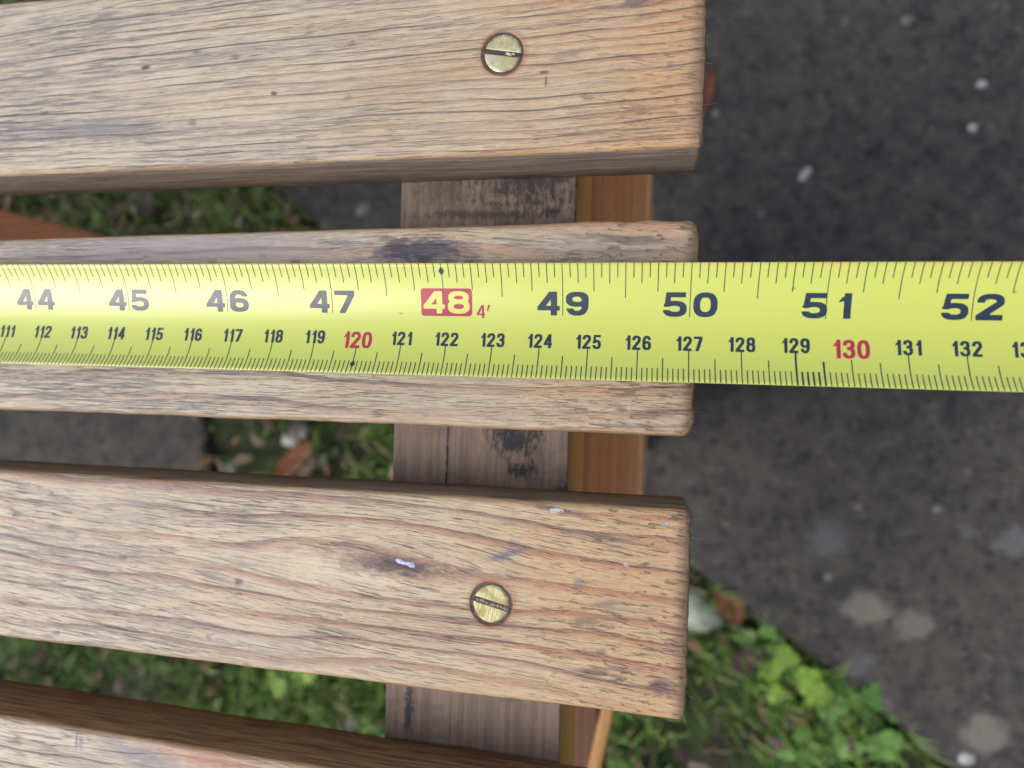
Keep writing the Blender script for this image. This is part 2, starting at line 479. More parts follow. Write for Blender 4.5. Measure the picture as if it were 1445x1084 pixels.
# the same sheet runs on to the horizon
ring = [(-1.9, -1.2), (1.0, -1.2), (1.0, 1.2), (-1.9, 1.2)]
cid = [0, N * (N + 1), N * (N + 1) + N, N]
far = len(V)
for (x, y) in ((-150, -150), (150, -150), (150, 150), (-150, 150)): V.append((x, y, 0.0))
sides = [[i * (N + 1) for i in range(N + 1)], [N * (N + 1) + j for j in range(N + 1)],
         [i * (N + 1) + N for i in range(N, -1, -1)], [j for j in range(N, -1, -1)]]
for k in range(4):
    F.append(tuple([far + k, far + (k + 1) % 4] + sides[k][::-1]))
lawn = link('ground', mesh('ground', V, F, True), soil())
tag(lawn, 'dark mossy soil showing between the grass', None, None, 'structure')


def slab_mat():
    g = G('weathered_concrete')
    x, y, z = g.pos()
    n1 = g.noise(g.vec(x * 0.012, y * 0.012, z * 0.012), 5.0, 0.6)
    n2 = g.noise(g.vec(x * 0.07, y * 0.07, z * 0.07), 5.0, 0.7)
    n3 = g.noise(g.vec(x * 0.45, y * 0.45, z * 0.45), 3.0, 0.6)
    c = g.mix(g.ss(n1, 0.38, 0.64), (0.052, 0.049, 0.049), (0.064, 0.059, 0.054))
    c = g.mix(g.ss(n2, 0.47, 0.66) * 0.7, c, (0.088, 0.079, 0.068))
    c = g.mix(g.ss(n2, 0.50, 0.34) * 0.75, c, (0.024, 0.023, 0.026))
    av, ac = g.voro(g.vec(x * 0.13 + n3 * 1.2, y * 0.13 + n2 * 1.2, z * 0.1))
    sa_ = g.n('ShaderNodeSeparateColor'); g.t.links.new(ac.k, sa_.inputs[0])
    agg = g.ss(av, 0.50, 0.22)
    c = g.mix(agg * g.ss(S(g, sa_.outputs[0]), 0.62, 0.95) * 0.55, c, (0.125, 0.115, 0.10))
    c = g.mix(agg * g.ss(S(g, sa_.outputs[1]), 0.62, 0.9) * 0.7, c, (0.016, 0.016, 0.018))
    n4 = g.noise(g.vec(x * 0.22 + 5, y * 0.22, z * 0.2), 4.0, 0.75)
    c = g.mix(g.ss(n4, 0.56, 0.68) * 0.6, c, (0.115, 0.105, 0.095))
    c = g.mix(g.ss(n4, 0.42, 0.34) * 0.7, c, (0.016, 0.016, 0.018))
    c = g.mix(g.ss(n3, 0.58, 0.72) * 0.5, c, (0.02, 0.02, 0.022))
    vd, vc = g.voro(g.vec(x * 0.055, y * 0.055, z * 0.055))
    sp = g.n('ShaderNodeSeparateColor'); g.t.links.new(vc.k, sp.inputs[0])
    m1 = g.ss(vd + (n3 - 0.5) * 0.15, 0.22, 0.10) * g.ss(S(g, sp.outputs[0]), 0.80, 0.86)
    c = g.mix(m1 * S(g, sp.outputs[1]) * 0.8, c, (0.20, 0.185, 0.165))
    vd2, vc2 = g.voro(g.vec(x * 0.021 + 4, y * 0.021, z * 0.02))
    sp2 = g.n('ShaderNodeSeparateColor'); g.t.links.new(vc2.k, sp2.inputs[0])
    m2 = g.ss(vd2 + (n2 - 0.5) * 0.3, 0.32, 0.2) * g.ss(S(g, sp2.outputs[0]), 0.62, 0.7)
    c = g.mix(m2 * 0.08, c, (0.16, 0.15, 0.135))
    wob = (g.noise(g.vec(x * 0.12, y * 0.12, 0.0), 4.0) - 0.5) * 1.3
    for cx, cy, rr, col, amt in ((153.9, -168, 16, (0.20, 0.18, 0.15), 0.85), (185, -177, 14, (0.19, 0.17, 0.14), 0.75), (233, -250, 17, (0.20, 0.185, 0.16), 0.7),
                                 (125, -120, 16, (0.13, 0.13, 0.14), 0.6), (217, -107, 7, (0.14, 0.135, 0.13), 0.6), (248, -113, 13, (0.16, 0.16, 0.17), 0.55),
                                 (148, -210, 12, (0.16, 0.16, 0.16), 0.5), (165, -238, 9, (0.16, 0.15, 0.15), 0.5), (75, -75, 14, (0.10, 0.09, 0.08), 0.5)):
        d = g.ell(x, y, cx, cy, rr, rr * 0.9) + wob
        c = g.mix(g.ss(d, 1.15, 0.55) * amt * g.ss(n3, 0.25, 0.55, 0.5, 1.0), c, col)
    g.bump(n2 * 0.6 + n3 * 0.4, 0.0012, 0.7)
    return g.set(col=c, rough=0.85, spec=0.25)


SLAB = slab_mat()
paving = bpy.data.objects.new('paving', None)
COL.objects.link(paving)
tag(paving, 'old dark concrete paving laid in the grass', None, None, 'structure')
SLAB_POLY = [
    [(330, -357), (222, -284), (122, -211), (59, -170), (18, -141), (-150, 3), (-330, 152), (-560, 350), (-300, 720), (600, 640), (780, -240)],
    [(-400, -40), (-388, -95), (-425, -165), (-560, -192), (-900, -235), (-930, 60), (-600, 40)]]


def slab(poly, top, seed):
    pts = []
    for k in range(len(poly)):
        a_, b_ = Vector(poly[k]), Vector(poly[(k + 1) % len(poly)])
        n = max(2, int((b_ - a_).length / 7))
        for i in range(n):
            p = a_.lerp(b_, i / n)
            nn = (b_ - a_).normalized(); nn = Vector((nn.y, -nn.x))
            w = mn.noise(Vector((p.x * 0.05, p.y * 0.05, seed))) * 3.0 + mn.noise(Vector((p.x * 0.17, p.y * 0.17, seed))) * 1.5
            pts.append(p + nn * w)
    area = sum(pts[i].x * pts[(i + 1) % len(pts)].y - pts[(i + 1) % len(pts)].x * pts[i].y for i in range(len(pts)))
    if area < 0: pts.reverse()
    cen = sum(pts, Vector((0, 0))) / len(pts)
    n = len(pts)
    V, F = [], []
    for (ins, z) in ((0, -0.03), (0.6, top - 0.006), (-1.5, top - 0.002), (-5.0, top)):
        for p in pts:
            q = p + (p - cen).normalized() * ins
            V.append((q.x * MM, q.y * MM, z))
    for l in range(3):
        for i in range(n):
            k = (i + 1) % n
            F.append((l * n + i, l * n + k, (l + 1) * n + k, (l + 1) * n + i))
    F.append(tuple(3 * n + i for i in range(n)))
    me = mesh('paving_slab', V, F, False)
    return link('paving_slab', me, SLAB, paving)


slab(SLAB_POLY[0], 0.0165, 1)
slab(SLAB_POLY[1], 0.010, 2)


def inside(px, py, poly, grow=0.0):
    r_ = False
    j = len(poly) - 1
    for i in range(len(poly)):
        xi, yi = poly[i]; xj, yj = poly[j]
        if (yi > py) != (yj > py) and px < (xj - xi) * (py - yi) / (yj - yi) + xi: r_ = not r_
        j = i
    return r_


# ------------------------------------------------------------------ grass
def leafmat(name, c1, c2, sc=0.04, rough=0.5, trans=0.0):
    g = G(name)
    x, y, z = g.pos()
    n = g.noise(g.vec(x * sc, y * sc, z * sc), 3.0, 0.6)
    n2 = g.noise(g.vec(x * 0.9, y * 0.9, z * 0.9), 2.0, 0.6)
    c = g.mix(g.ss(n, 0.38, 0.62), c1, c2)
    c = g.mix(g.ss(n2, 0.5, 0.75) * 0.3, c, tuple(v * 0.5 for v in c1))
    return g.set(col=c, rough=rough)


GR = [leafmat('grass_green', (0.11, 0.22, 0.035), (0.19, 0.28, 0.06)), leafmat('grass_dark', (0.06, 0.15, 0.03), (0.10, 0.20, 0.04)),
      leafmat('grass_straw', (0.24, 0.20, 0.10), (0.15, 0.15, 0.06))]


def grass():
    V, F, MI = [], [], []
    cnt = 0
    rnd = random.Random(3)
    while cnt < 32000:
        x, y = rnd.uniform(-820, 420), rnd.uniform(-520, 480)
        if inside(x, y, SLAB_POLY[0]) or inside(x, y, SLAB_POLY[1]): continue
        dens = mn.noise(Vector((x * 0.012, y * 0.012, 8.0)))
        if rnd.random() > 0.62 + dens * 0.9: continue
        if math.hypot((x + 318) / 75, (y + 78) / 60) < 1 and rnd.random() < 0.85: continue
        cnt += 1
        h = rnd.uniform(12, 42) * (1.0 + 0.4 * dens)
        w = rnd.uniform(0.7, 1.7)
        az = rnd.uniform(0, 2 * math.pi)
        bend = rnd.uniform(0.2, 1.3)
        da = Vector((math.cos(az), math.sin(az), 0)); sa = Vector((-math.sin(az), math.cos(az), 0))
        p = Vector((x, y, gz(x * MM, y * MM) * 1000 - 1))
        b = len(V)
        ang = rnd.uniform(0.0, 0.5)
        for k in range(4):
            ww = w * (1.0, 0.85, 0.55, 0.08)[k]
            V.append(tuple((p - sa * ww) * MM)); V.append(tuple((p + sa * ww) * MM))
            p = p + (da * math.sin(ang) + Vector((0, 0, 1)) * math.cos(ang)) * (h / 3)
            ang += bend / 2.2
        mi = 0 if rnd.random() < 0.6 else (1 if rnd.random() < 0.7 else 2)
        if y > 40 and rnd.random() < 0.30: mi = 2
        for k in range(3):
            F.append((b + 2 * k, b + 2 * k + 1, b + 2 * k + 3, b + 2 * k + 2)); MI.append(mi)
    me = mesh('grass', V, F, True)
    o = link('grass', me, GR)
    me.polygons.foreach_set('material_index', MI)
    tag(o, 'short ragged green grass around the paving slabs', None, None, 'stuff')


grass()


# ------------------------------------------------------------------ things lying on the ground
def lobed_leaf(rad, lobes, cup, rnd):
    """a small rounded leaf with scalloped edge, base notch, cupped; returns verts, faces about its petiole end"""
    V = [Vector((0, 0, 0))]
    F = []
    n = lobes * 6
    for rg in (0.5, 1.0):
        for i in range(n + 1):
            t = -math.pi * 0.86 + 2 * math.pi * 0.86 * i / n
            sc = 0.78 + (0.30 * abs(math.cos(t * 1.75)) + 0.07 * abs(math.cos(t * lobes)) if rg == 1.0 else 0.1)
            r_ = rad * rg * sc * (0.9 + 0.18 * math.cos(t))
            V.append(Vector((r_ * math.cos(t) + rad * 0.25 * rg, r_ * math.sin(t), cup * rad * rg * rg + 0.05 * rad * rg * math.sin(t * lobes))))
    for i in range(n):
        F.append((0, 1 + i, 2 + i))
        a_, b_ = 1 + i, 1 + n + 1 + i
        F.append((a_, b_, b_ + 1, a_ + 1))
    return V, F


WEED = [leafmat('weed_bright', (0.17, 0.31, 0.035), (0.23, 0.37, 0.05), 0.05, 0.6), leafmat('weed_green', (0.075, 0.19, 0.03), (0.11, 0.24, 0.04), 0.05, 0.6)]


def weed(x, y, nleaf, rad, height, mat, label, seed):
    rnd = random.Random(seed)
    root = link('leafy_weed', None, loc=(x * MM, y * MM, gz(x * MM, y * MM)))
    tag(root, label, 'weed', 'broad leaved weeds in the grass')
    SV, SF = [], []
    for k in range(nleaf):
        az = 2 * math.pi * k / nleaf + rnd.uniform(-0.4, 0.4)
        d = rnd.uniform(0.35, 1.25) * rad * 1.4
        h = height * rnd.uniform(0.6, 1.1)
        tip = Vector((math.cos(az) * d, math.sin(az) * d, h))
        V, F = lobed_leaf(rad * rnd.uniform(0.95, 1.5), 7, rnd.uniform(-0.15, 0.2), rnd)
        rot = Matrix.Rotation(az + rnd.uniform(-0.4, 0.4), 3, 'Z') @ Matrix.Rotation(rnd.uniform(-0.1, 0.45), 3, 'Y') @ Matrix.Rotation(rnd.uniform(-0.3, 0.3), 3, 'X')
        me = mesh('leaf', [tuple((tip + rot @ v) * MM) for v in V], F, True)
        link('leaf', me, mat, root)
        # stalk
        b = len(SV)
        for q in range(5):
            t = q / 4
            c = Vector((tip.x * t * t, tip.y * t * t, tip.z * (1 - (1 - t) ** 2)))
            for i in range(5):
                a_ = 2 * math.pi * i / 5
                SV.append(tuple((c + Vector((math.cos(a_), math.sin(a_), 0)) * 0.8) * MM))
        for q in range(4):
            for i in range(5):
                j = (i + 1) % 5
                SF.append((b + q * 5 + i, b + q * 5 + j, b + q * 5 + 5 + j, b + q * 5 + 5 + i))
    link('stalk', mesh('stalk', SV, SF, True), WEED[1], root)


weed(103, -226, 6, 9.5, 24, WEED[0], 'bright yellow green leafy weed nearest the bench corner, beside the slab edge', 1)
weed(152, -247, 6, 10.5, 20, WEED[1], 'mid green leafy weed tucked against the slab edge at lower right', 2)
weed(84, -168 - 32, 4, 6, 16, WEED[1], 'small dark green weed next to the brown dead leaves', 3)
weed(113, -274, 4, 7, 18, WEED[1], 'narrow clump of green weed below the bright one, at the bottom of the photo', 4)
weed(-300, -255, 6, 10, 22, WEED[0], 'yellow green weed seen through the gap above the lowest slat', 5)

DEAD = [leafmat('dead_leaf_orange', (0.24, 0.085, 0.03), (0.16, 0.06, 0.028), 0.08, 0.6), leafmat('dead_leaf_dark', (0.095, 0.05, 0.045), (0.06, 0.035, 0.035), 0.08, 0.6),
        leafmat('dead_leaf_red', (0.21, 0.06, 0.022), (0.13, 0.04, 0.018), 0.08, 0.55)]


def dead_leaf(x, y, z, ln, wd, az, mat, label, curl=0.5, pitch=0.2):
    V, F = [], []
    NU, NV = 14, 6
    for i in range(NU + 1):
        u = i / NU
        w = wd * math.sin(math.pi * min(1, u * 0.93 + 0.05)) ** 0.8 * (1.0 + 0.10 * math.sin(u * 40))
        for j in range(NV + 1):
            v = j / NV * 2 - 1
            V.append(Vector(((u - 0.5) * ln, v * w / 2, abs(v) ** 1.5 * wd * 0.22 * curl + curl * ln * 0.35 * (u - 0.5) ** 2 + 0.4 * math.sin(u * 19 + v * 3))))
    for i in range(NU):
        for j in range(NV):
            a_ = i * (NV + 1) + j
            F.append((a_, a_ + NV + 1, a_ + NV + 2, a_ + 1))
    rot = Matrix.Rotation(az, 3, 'Z') @ Matrix.Rotation(pitch, 3, 'Y') @ Matrix.Rotation(pitch * 0.7, 3, 'X')
    me = mesh('fallen_leaf', [tuple((rot @ v) * MM) for v in V], F, True)
    o = link('fallen_leaf', me, mat, None, (x * MM, y * MM, z * MM))
    tag(o, label, 'leaf', 'fallen leaves on the ground')
    # midrib
    mv, mf = [], []
    for i in range(9):
        u = i / 8
        c = rot @ Vector(((u - 0.5) * ln * 1.15, 0, curl * ln * 0.35 * (u - 0.5) ** 2 + 0.7))
        for k in range(4):
            a_ = math.pi / 2 * k
            mv.append(tuple((c + Vector((0, math.cos(a_), math.sin(a_))) * 0.55) * MM))
    for i in range(8):
        for k in range(4):
            j = (k + 1) % 4
            mf.append((i * 4 + k, i * 4 + j, i * 4 + 4 + j, i * 4 + 4 + k))
    link('midrib', mesh('midrib', mv, mf, True), DEAD[1], o)


dead_leaf(56, -172, 16, 34, 22, 1.9, DEAD[0], 'orange brown dead leaf wedged between pale stone and slab', 0.5, 0.3)
dead_leaf(72, -214, 16, 30, 20, 0.4, DEAD[1], 'dark purplish dead leaf lying in the grass beneath the orange one', 0.4, 0.2)
dead_leaf(28, 214, 18, 40, 11, 1.35, DEAD[2], 'red orange leaf on the slab just past the end of the uppermost slat in view', 0.5, 0.1)
dead_leaf(-300, -82, 22, 44, 17, 0.85, DEAD[0], 'rusty leaf in the gap below the middle slat', 0.5, 0.2)
dead_leaf(-455, 140, 16, 30, 18, 2.2, DEAD[1], 'dark dead leaf in the grass seen through the upper gap', 0.5, 0.2)


def litter():
    rn = random.Random(21)
    V, F, MI = [], [], []
    k = 0
    while k < 900:
        x, y = rn.uniform(-700, 150), rn.uniform(-330, 330)
        if inside(x, y, SLAB_POLY[0]) or inside(x, y, SLAB_POLY[1]): continue
        if y < -150 and rn.random() < 0.72: continue
        k += 1
        b = len(V)
        r_ = rn.uniform(2.5, 9)
        rot = Matrix.Rotation(rn.uniform(0, 6.28), 3, 'Z') @ Matrix.Rotation(rn.uniform(-.6, .6), 3, 'X') @ Matrix.Rotation(rn.uniform(-.6, .6), 3, 'Y')
        c = Vector((x, y, rn.uniform(6, 24)))
        n = 7
        V.append(tuple((c + rot @ Vector((0, 0, r_ * 0.2))) * MM))
        for i in range(n):
            a_ = 2 * math.pi * i / n
            q = r_ * rn.uniform(0.55, 1.2)
            V.append(tuple((c + rot @ Vector((q * math.cos(a_) * 1.3, q * math.sin(a_) * 0.6, rn.uniform(-.1, .1) * r_))) * MM))
        m_ = rn.choice((0, 0, 1, 1, 2))
        for i in range(n):
            F.append((b, b + 1 + i, b + 1 + (i + 1) % n)); MI.append(m_)
    me = mesh('leaf_litter', V, F, True)
    o = link('leaf_litter', me, [leafmat('litter_brown', (0.14, 0.075, 0.035), (0.085, 0.05, 0.03), 0.06, 0.8), DEAD[1], leafmat('litter_tan', (0.26, 0.20, 0.13), (0.19, 0.14, 0.085), 0.06, 0.8)])
    me.polygons.foreach_set('material_index', MI)
    tag(o, 'brown scraps of dead leaf among the grass under the bench', None, None, 'stuff')


litter()


def stone(name, x, y, z, sx, sy, sz, mat, label, seed, cat='stone', group=None, az=0.0):
    bm = bmesh.new()
    bmesh.ops.create_icosphere(bm, subdivisions=3, radius=1.0)
    for v in bm.verts:
        d = 1 + 0.22 * mn.noise(v.co * 1.3 + Vector((seed * 5.1, 0, 0))) + 0.07 * mn.noise(v.co * 4 + Vector((seed, 0, 0)))
        v.co = Vector((v.co.x * sx * d, v.co.y * sy * d, v.co.z * sz * d)) * MM
    for f in bm.faces: f.smooth = True
    me = bpy.data.meshes.new(name); bm.to_mesh(me); bm.free()
    o = link(name, me, mat, None, (x * MM, y * MM, z * MM))
    o.rotation_euler = (0, 0, az)
    tag(o, label, cat, group)
    return o


STONE_PALE = leafmat('pale_stone', (0.33, 0.36, 0.30), (0.25, 0.28, 0.23), 0.08, 0.7)
PEB = leafmat('white_pebble', (0.38, 0.37, 0.37), (0.27, 0.26, 0.27), 0.2, 0.6)
PEB_DULL = leafmat('dull_chip', (0.16, 0.15, 0.15), (0.09, 0.088, 0.09), 0.2, 0.7)
stone('stone', 31, -181, 8, 24, 15, 13, STONE_PALE, 'pale greenish stone against the slab beside the bottom slat end', 1, 'stone', 'loose stones on the ground', -0.6)
stone('stone', -246, -300, 12, 8, 7, 6, PEB, 'small white stone in the grass seen through the gap above the lowest slat', 2, 'stone', 'loose stones on the ground')
for k, (x, y, a_, b_, az, lab) in enumerate((
        (219, 212, 3.6, 3.2, 0, 'round white chip on the dark slab at upper right, upper of the two bright ones'),
        (214, 181, 3.5, 3.3, 0, 'round white chip on the dark slab at upper right, lower of the two bright ones'),
        (102, 151, 6.2, 3.4, 0.9, 'oval pale chip on the slab just right of the upper slat end'),
        (169, 261, 4.5, 4, 0, 'faint pale chip on the slab near the top of the photo'),
        (222, -268, 5.5, 5, 0, 'pinkish white chip on the slab at the lower right corner'),
        (199, -92, 4, 3.5, 0, 'small pale chip on the slab below the overhanging tape'),
        (-246, 131, 8, 6, 0.3, 'pale chip on the slab seen through the upper gap beside the cross rail'))):
    stone('pebble', x, y, 17.0, a_, b_, 2.2, PEB if k in (0, 1, 2, 4) else PEB_DULL, lab, 10 + k, 'pebble', 'pale chips on the dark slab', az)
rnd = random.Random(11)
for k in range(8):
    x, y = rnd.uniform(-380, -225), rnd.uniform(-125, -20)
    lab = 'one of the small grey stones scattered in the debris below the middle slat'
    stone('stone', x, y, 9, rnd.uniform(4, 9), rnd.uniform(4, 8), rnd.uniform(3, 5), STONE_PALE if k % 3 else PEB, lab, 40 + k, 'stone', 'grey stones littering the ground below the middle slat')

# ------------------------------------------------------------------ the bench
bench = link('garden_bench', None, loc=(-0.635, 0.0, 0.0))
tag(bench, 'weathered slatted wooden garden bench with brass screws, under the yellow tape', 'bench')
HO = Vector((0.635, 0.0, SEAT))       # offset from the bench base to the slat-top datum
CRUMB_PALE = leafmat('pale_crumb', (0.60, 0.54, 0.44), (0.42, 0.33, 0.24), 0.9, 0.6)
CRUMB_DIRT = leafmat('slot_dirt', (0.16, 0.11, 0.065), (0.30, 0.24, 0.17), 1.2, 0.35)


def brass(name, seed, c1=(0.40, 0.37, 0.20), c2=(0.28, 0.235, 0.115)):
    g = G(name)
    x, y, z = g.pos()
    n1 = g.noise(g.vec(x * 0.35 + seed, y * 0.35, z), 4.0, 0.65)
    n2 = g.noise(g.vec(x * 2.2 + seed, y * 0.5, z), 3.0, 0.6)
    rr = g.m('SQRT', x * x + y * y)
    c = g.mix(g.ss(n1, 0.42, 0.58), c1, c2)
    n0 = g.noise(g.vec(x * 0.22 + seed * 2, y * 0.22, 1.0), 3.0, 0.6)
    c = g.mix(g.ss(n0, 0.50, 0.66) * 0.7, c, tuple(v * 0.5 for v in c2))
    rim = g.ss(rr + (n1 - 0.5) * 2.4, 3.3, 4.3)
    c = g.mix(rim * 0.85, c, (0.09, 0.06, 0.035))
    c = g.mix(g.ss(n2, 0.62, 0.72) * 0.5, c, (0.12, 0.09, 0.05))
    low = g.ss(z, -0.12, -0.3)
    c = g.mix(low, c, (0.05, 0.032, 0.022))
    g.bump(n1 * 0.5 + n2 * 0.5, 0.0002, 0.5)
    return g.set(col=c, rough=g.ss(n1, 0.3, 0.7, 0.30, 0.52), metal=g.ss(rim + low, 0.2, 1.0, 0.6, 0.1))


def screw(parent, x, y, ang, seed, debris):
    """slotted countersunk head: two bevelled half discs over a sunken slot floor"""
    r_, hw, N_ = 4.0, 0.50, 26
    V, F = [], []
    def ring(zz, rad, off):
        idx = []
        pts = []
        t0 = math.asin(off / rad)
        for i in range(N_ + 1):
            t = t0 + (math.pi - 2 * t0) * i / N_
            pts.append((rad * math.cos(t), rad * math.sin(t), zz))
        return pts
    for sgn in (1, -1):
        layers = [ring(-0.75, r_, hw), ring(0.0, r_, hw), ring(0.10, r_ - 0.16, hw + 0.10), ring(0.16, r_ - 0.6, hw + 0.16)]
        base = len(V)
        for L in layers:
            for p in L: V.append((p[0] * MM * sgn, p[1] * MM * sgn, p[2] * MM))
        n = N_ + 1
        for l in range(len(layers) - 1):
            for i in range(n):
                k = (i + 1) % n
                F.append((base + l * n + i, base + l * n + k, base + (l + 1) * n + k, base + (l + 1) * n + i))
        F.append(tuple(base + (len(layers) - 1) * n + i for i in range(n)))
    b = len(V)
    for i in range(40):
        t = 2 * math.pi * i / 40
        V.append((r_ * 0.99 * MM * math.cos(t), r_ * 0.99 * MM * math.sin(t), -0.55 * MM))
    F.append(tuple(b + i for i in range(40)))
    me = mesh('screw', V, F)
    o = link('screw', me, brass('tarnished_brass', seed, *(((0.62, 0.62, 0.42), (0.50, 0.45, 0.24)) if debris else ())), parent, (x * MM, y * MM, -0.16 * MM))
    o.rotation_euler = (0, 0, ang)
    # dirt and paint crumbs caught in the slot
    rn = random.Random(int(seed * 10) + 5)
    bm = bmesh.new()
    spots = [(1.1, 0.05, 0.5), (1.6, -0.12, 0.52), (2.15, 0.1, 0.42), (0.5, -0.2, 0.25)] if debris else [(rn.uniform(-3.4, 3.4), rn.uniform(-.15, .15), rn.uniform(.3, .55)) for _ in range(36)]
    for (u, v, q) in spots:
        r0 = bmesh.ops.create_icosphere(bm, subdivisions=2, radius=1.0)
        for w in r0['verts']:
            d = 1 + 0.4 * mn.noise(w.co * 2 + Vector((u * 9, v, seed)))
            w.co = Vector((u + w.co.x * q * d, v + w.co.y * q * 0.8 * d, -0.2 + w.co.z * q * 0.85 * d)) * MM
    me = bpy.data.meshes.new('slot_dirt'); bm.to_mesh(me); bm.free()
    d_ = link('slot_dirt', me, CRUMB_PALE if debris else CRUMB_DIRT, parent, o.location)
    d_.rotation_euler = (0, 0, ang)
    return o


SLATS = [  # y of origin, (top,bottom) at x=-165 and x=0, right end, material, thickness, corner radius, chip, label
    (55.2, (21.4, -21.1), (22.0, -19.9), 1.6, W_TOP, 18, 1.3, 0.0, 'fine grained slat above the tape, bright brass screw near its end', (-39.7, 1.3, -0.17)),
    (0.0, (18.7, -22.9), (21.3, -22.4), 1.4, W_MID, 18, 2.6, 0.9, 'grey sanded slat lying under the tape, with a chipped corner', None),
    (-58.1, (20.6, -19.9), (21.3, -21.1), 1.5, W_BOT, 18, 1.7, 0.25, 'broad grained slat below the tape, dark knot and brass screw', (-38.5, -1.0, -0.22)),
    (-118.5, (21.6, -20.0), (18.6, -22.5), 1.2, W_LOW, 18, 1.5, 0.0, 'lowest slat in view, pale top and dark brown edge', (-38.5, 0.0, 0.4)),
    (114.5, (21.6, -20.6), (21.6, -20.6), 1.4, W_TOP, 18, 1.5, 0.0, None, (-39.5, 0.0, 0.2)),
]
for k, (yo, l_, r_, xr, mat, T, rc, chip, lab, sc) in enumerate(SLATS):
    xr += 0.25
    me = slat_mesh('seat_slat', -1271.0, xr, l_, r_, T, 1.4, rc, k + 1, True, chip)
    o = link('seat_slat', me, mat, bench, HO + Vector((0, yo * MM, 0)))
    if lab: o['label'] = lab
    if sc:
        screw(o, sc[0], sc[1], sc[2], k * 3.7, k == 0)

def fibres(parent, pts, seed):
    rn = random.Random(seed)
    V, F = [], []
    for (x, y, z) in pts:
        dr = Vector((rn.uniform(0.1, 1), rn.uniform(-.9, .9), rn.uniform(-.2, .9))).normalized()
        cv = Vector((rn.uniform(-1, 1), rn.uniform(-1, 1), rn.uniform(-1, 1))) * 0.35
        p = Vector((x, y, z)); b = len(V); L = rn.uniform(0.9, 3.2)
        for k in range(7):
            r0 = 0.028 * (1 - k / 7.5)
            for q in range(3):
                a_ = 2.1 * q
                V.append(tuple((p + Vector((math.cos(a_) * r0, math.sin(a_) * r0, r0 * math.sin(a_ + 1)))) * MM))
            dr = (dr + cv * 0.4).normalized(); p = p + dr * L / 6
        for k in range(6):
            for q in range(3):
                j = (q + 1) % 3
                F.append((b + k * 3 + q, b + k * 3 + j, b + k * 3 + 3 + j, b + k * 3 + 3 + q))
    o = link('frayed_fibres', mesh('frayed_fibres', V, F, True), CRUMB_PALE, parent)
    o['kind'] = 'stuff'


def paint_fleck(parent, x, y, ang):
    bm = bmesh.new()
    for (u, v, a_, b_) in ((-1.5, 0.05, 0.9, 0.55), (-0.6, -0.05, 0.9, 0.45), (0.3, 0.0, 0.8, 0.40), (1.25, 0.0, 1.0, 0.6), (0.8, 0.15, 0.7, 0.4)):
        r0 = bmesh.ops.create_icosphere(bm, subdivisions=3, radius=1.0)
        for w in r0['verts']:
            d = 1 + 0.35 * mn.noise(w.co * 2.2 + Vector((u * 7, v * 5, 1)))
            w.co = Vector((u + w.co.x * a_ * d, v + w.co.y * b_ * d, w.co.z * 0.22 * d)) * MM
    for f in bm.faces: f.smooth = True
    me = bpy.data.meshes.new('paint_fleck'); bm.to_mesh(me); bm.free()
    o = link('paint_fleck', me, leafmat('lilac_paint', (0.50, 0.52, 0.72), (0.36, 0.36, 0.50), 1.1, 0.5), parent, (x * MM, y * MM, -0.2 * MM))
    o.rotation_euler = (0, 0, ang)


slat_objs = [c for c in bench.children if c.name.startswith('seat_slat')]
rn_ = random.Random(9)
paint_fleck(slat_objs[2], -57.6, 6.0, -0.22)
for so, (yt, yb, xe, n_) in zip(slat_objs, ((21, -19, 1.4, 16), (20, -22, 1.2, 14), (20.8, -20.5, 1.3, 34))):
    fibres(so, [(xe - rn_.random() * 0.5, rn_.uniform(yb, yt), -rn_.uniform(0.8, 6)) for _ in range(n_)] +
               [(rn_.uniform(-150, 0), yb + 0.05, -rn_.uniform(2, 14)) for _ in range(n_ // 2)], int(yt * 3 + n_))

rl = board('cross_rail', -68.0, -25.2, -150, 140, -58, -18.1, 0.8, mat=[W_RAIL, RAIL_SIDE], parent=bench)
rl.location = HO
for p in rl.data.polygons:
    if abs(p.normal.x) > 0.8 and p.normal.x > 0: p.material_index = 1
r2 = rl.copy(); COL.objects.link(r2); r2.parent = bench; r2.location = HO + Vector((-1.177, 0, 0))
# crossing legs under each end, outside the rail
def leg_pair(dx, first):
    a_ = board('leg', -31.0, -8.6, -62, 78, -430 + 4, -59.5, 2.5, mat=W_LEG, parent=bench)
    a_.location = HO + Vector((dx, 0, 0))
    b_ = board('leg_brace', -23.5, -18, -270, -60, -190, -150, 2.0, mat=W_BRACE, parent=bench, rot=Matrix.Rotation(math.radians(-11), 3, 'Z'), origin=(-18, -149, -150))
    b_.location = HO + Vector((dx, 0, 0))
lb = board('lower_rail', -48, -23.8, -270, -64, -240, -154, 2.0, mat=W_DARK, parent=bench); lb.location = HO
leg_pair(0.0, True)
leg_pair(-1.215, False)
sp = board('stretcher', -1200, -30, -10, 8, -190, -150, 2.0, mat=W_RED, parent=bench); sp.location = HO
br = board('diagonal_brace', -560, -262, 16, 60, -168, -152, 3.0, mat=W_RED, parent=bench, rot=Matrix.Rotation(math.radians(-13), 3, 'Z'), origin=(-300, 44, -160))
br.location = HO

# ------------------------------------------------------------------ the tape
tape = link('tape_measure', None, loc=(0, 0, SEAT))
tag(tape, 'yellow steel tape measure blade lying along the middle slat and past its end', 'tape measure')
TW, SAG = 25.0, 4.02
lo, hi = 1e-3, 1.5
for _ in range(60):
    md = (lo + hi) / 2
    if (TW / 2 / md) * (1 - math.cos(md)) < SAG: lo = md
    else: hi = md
TR = TW / 2 / md


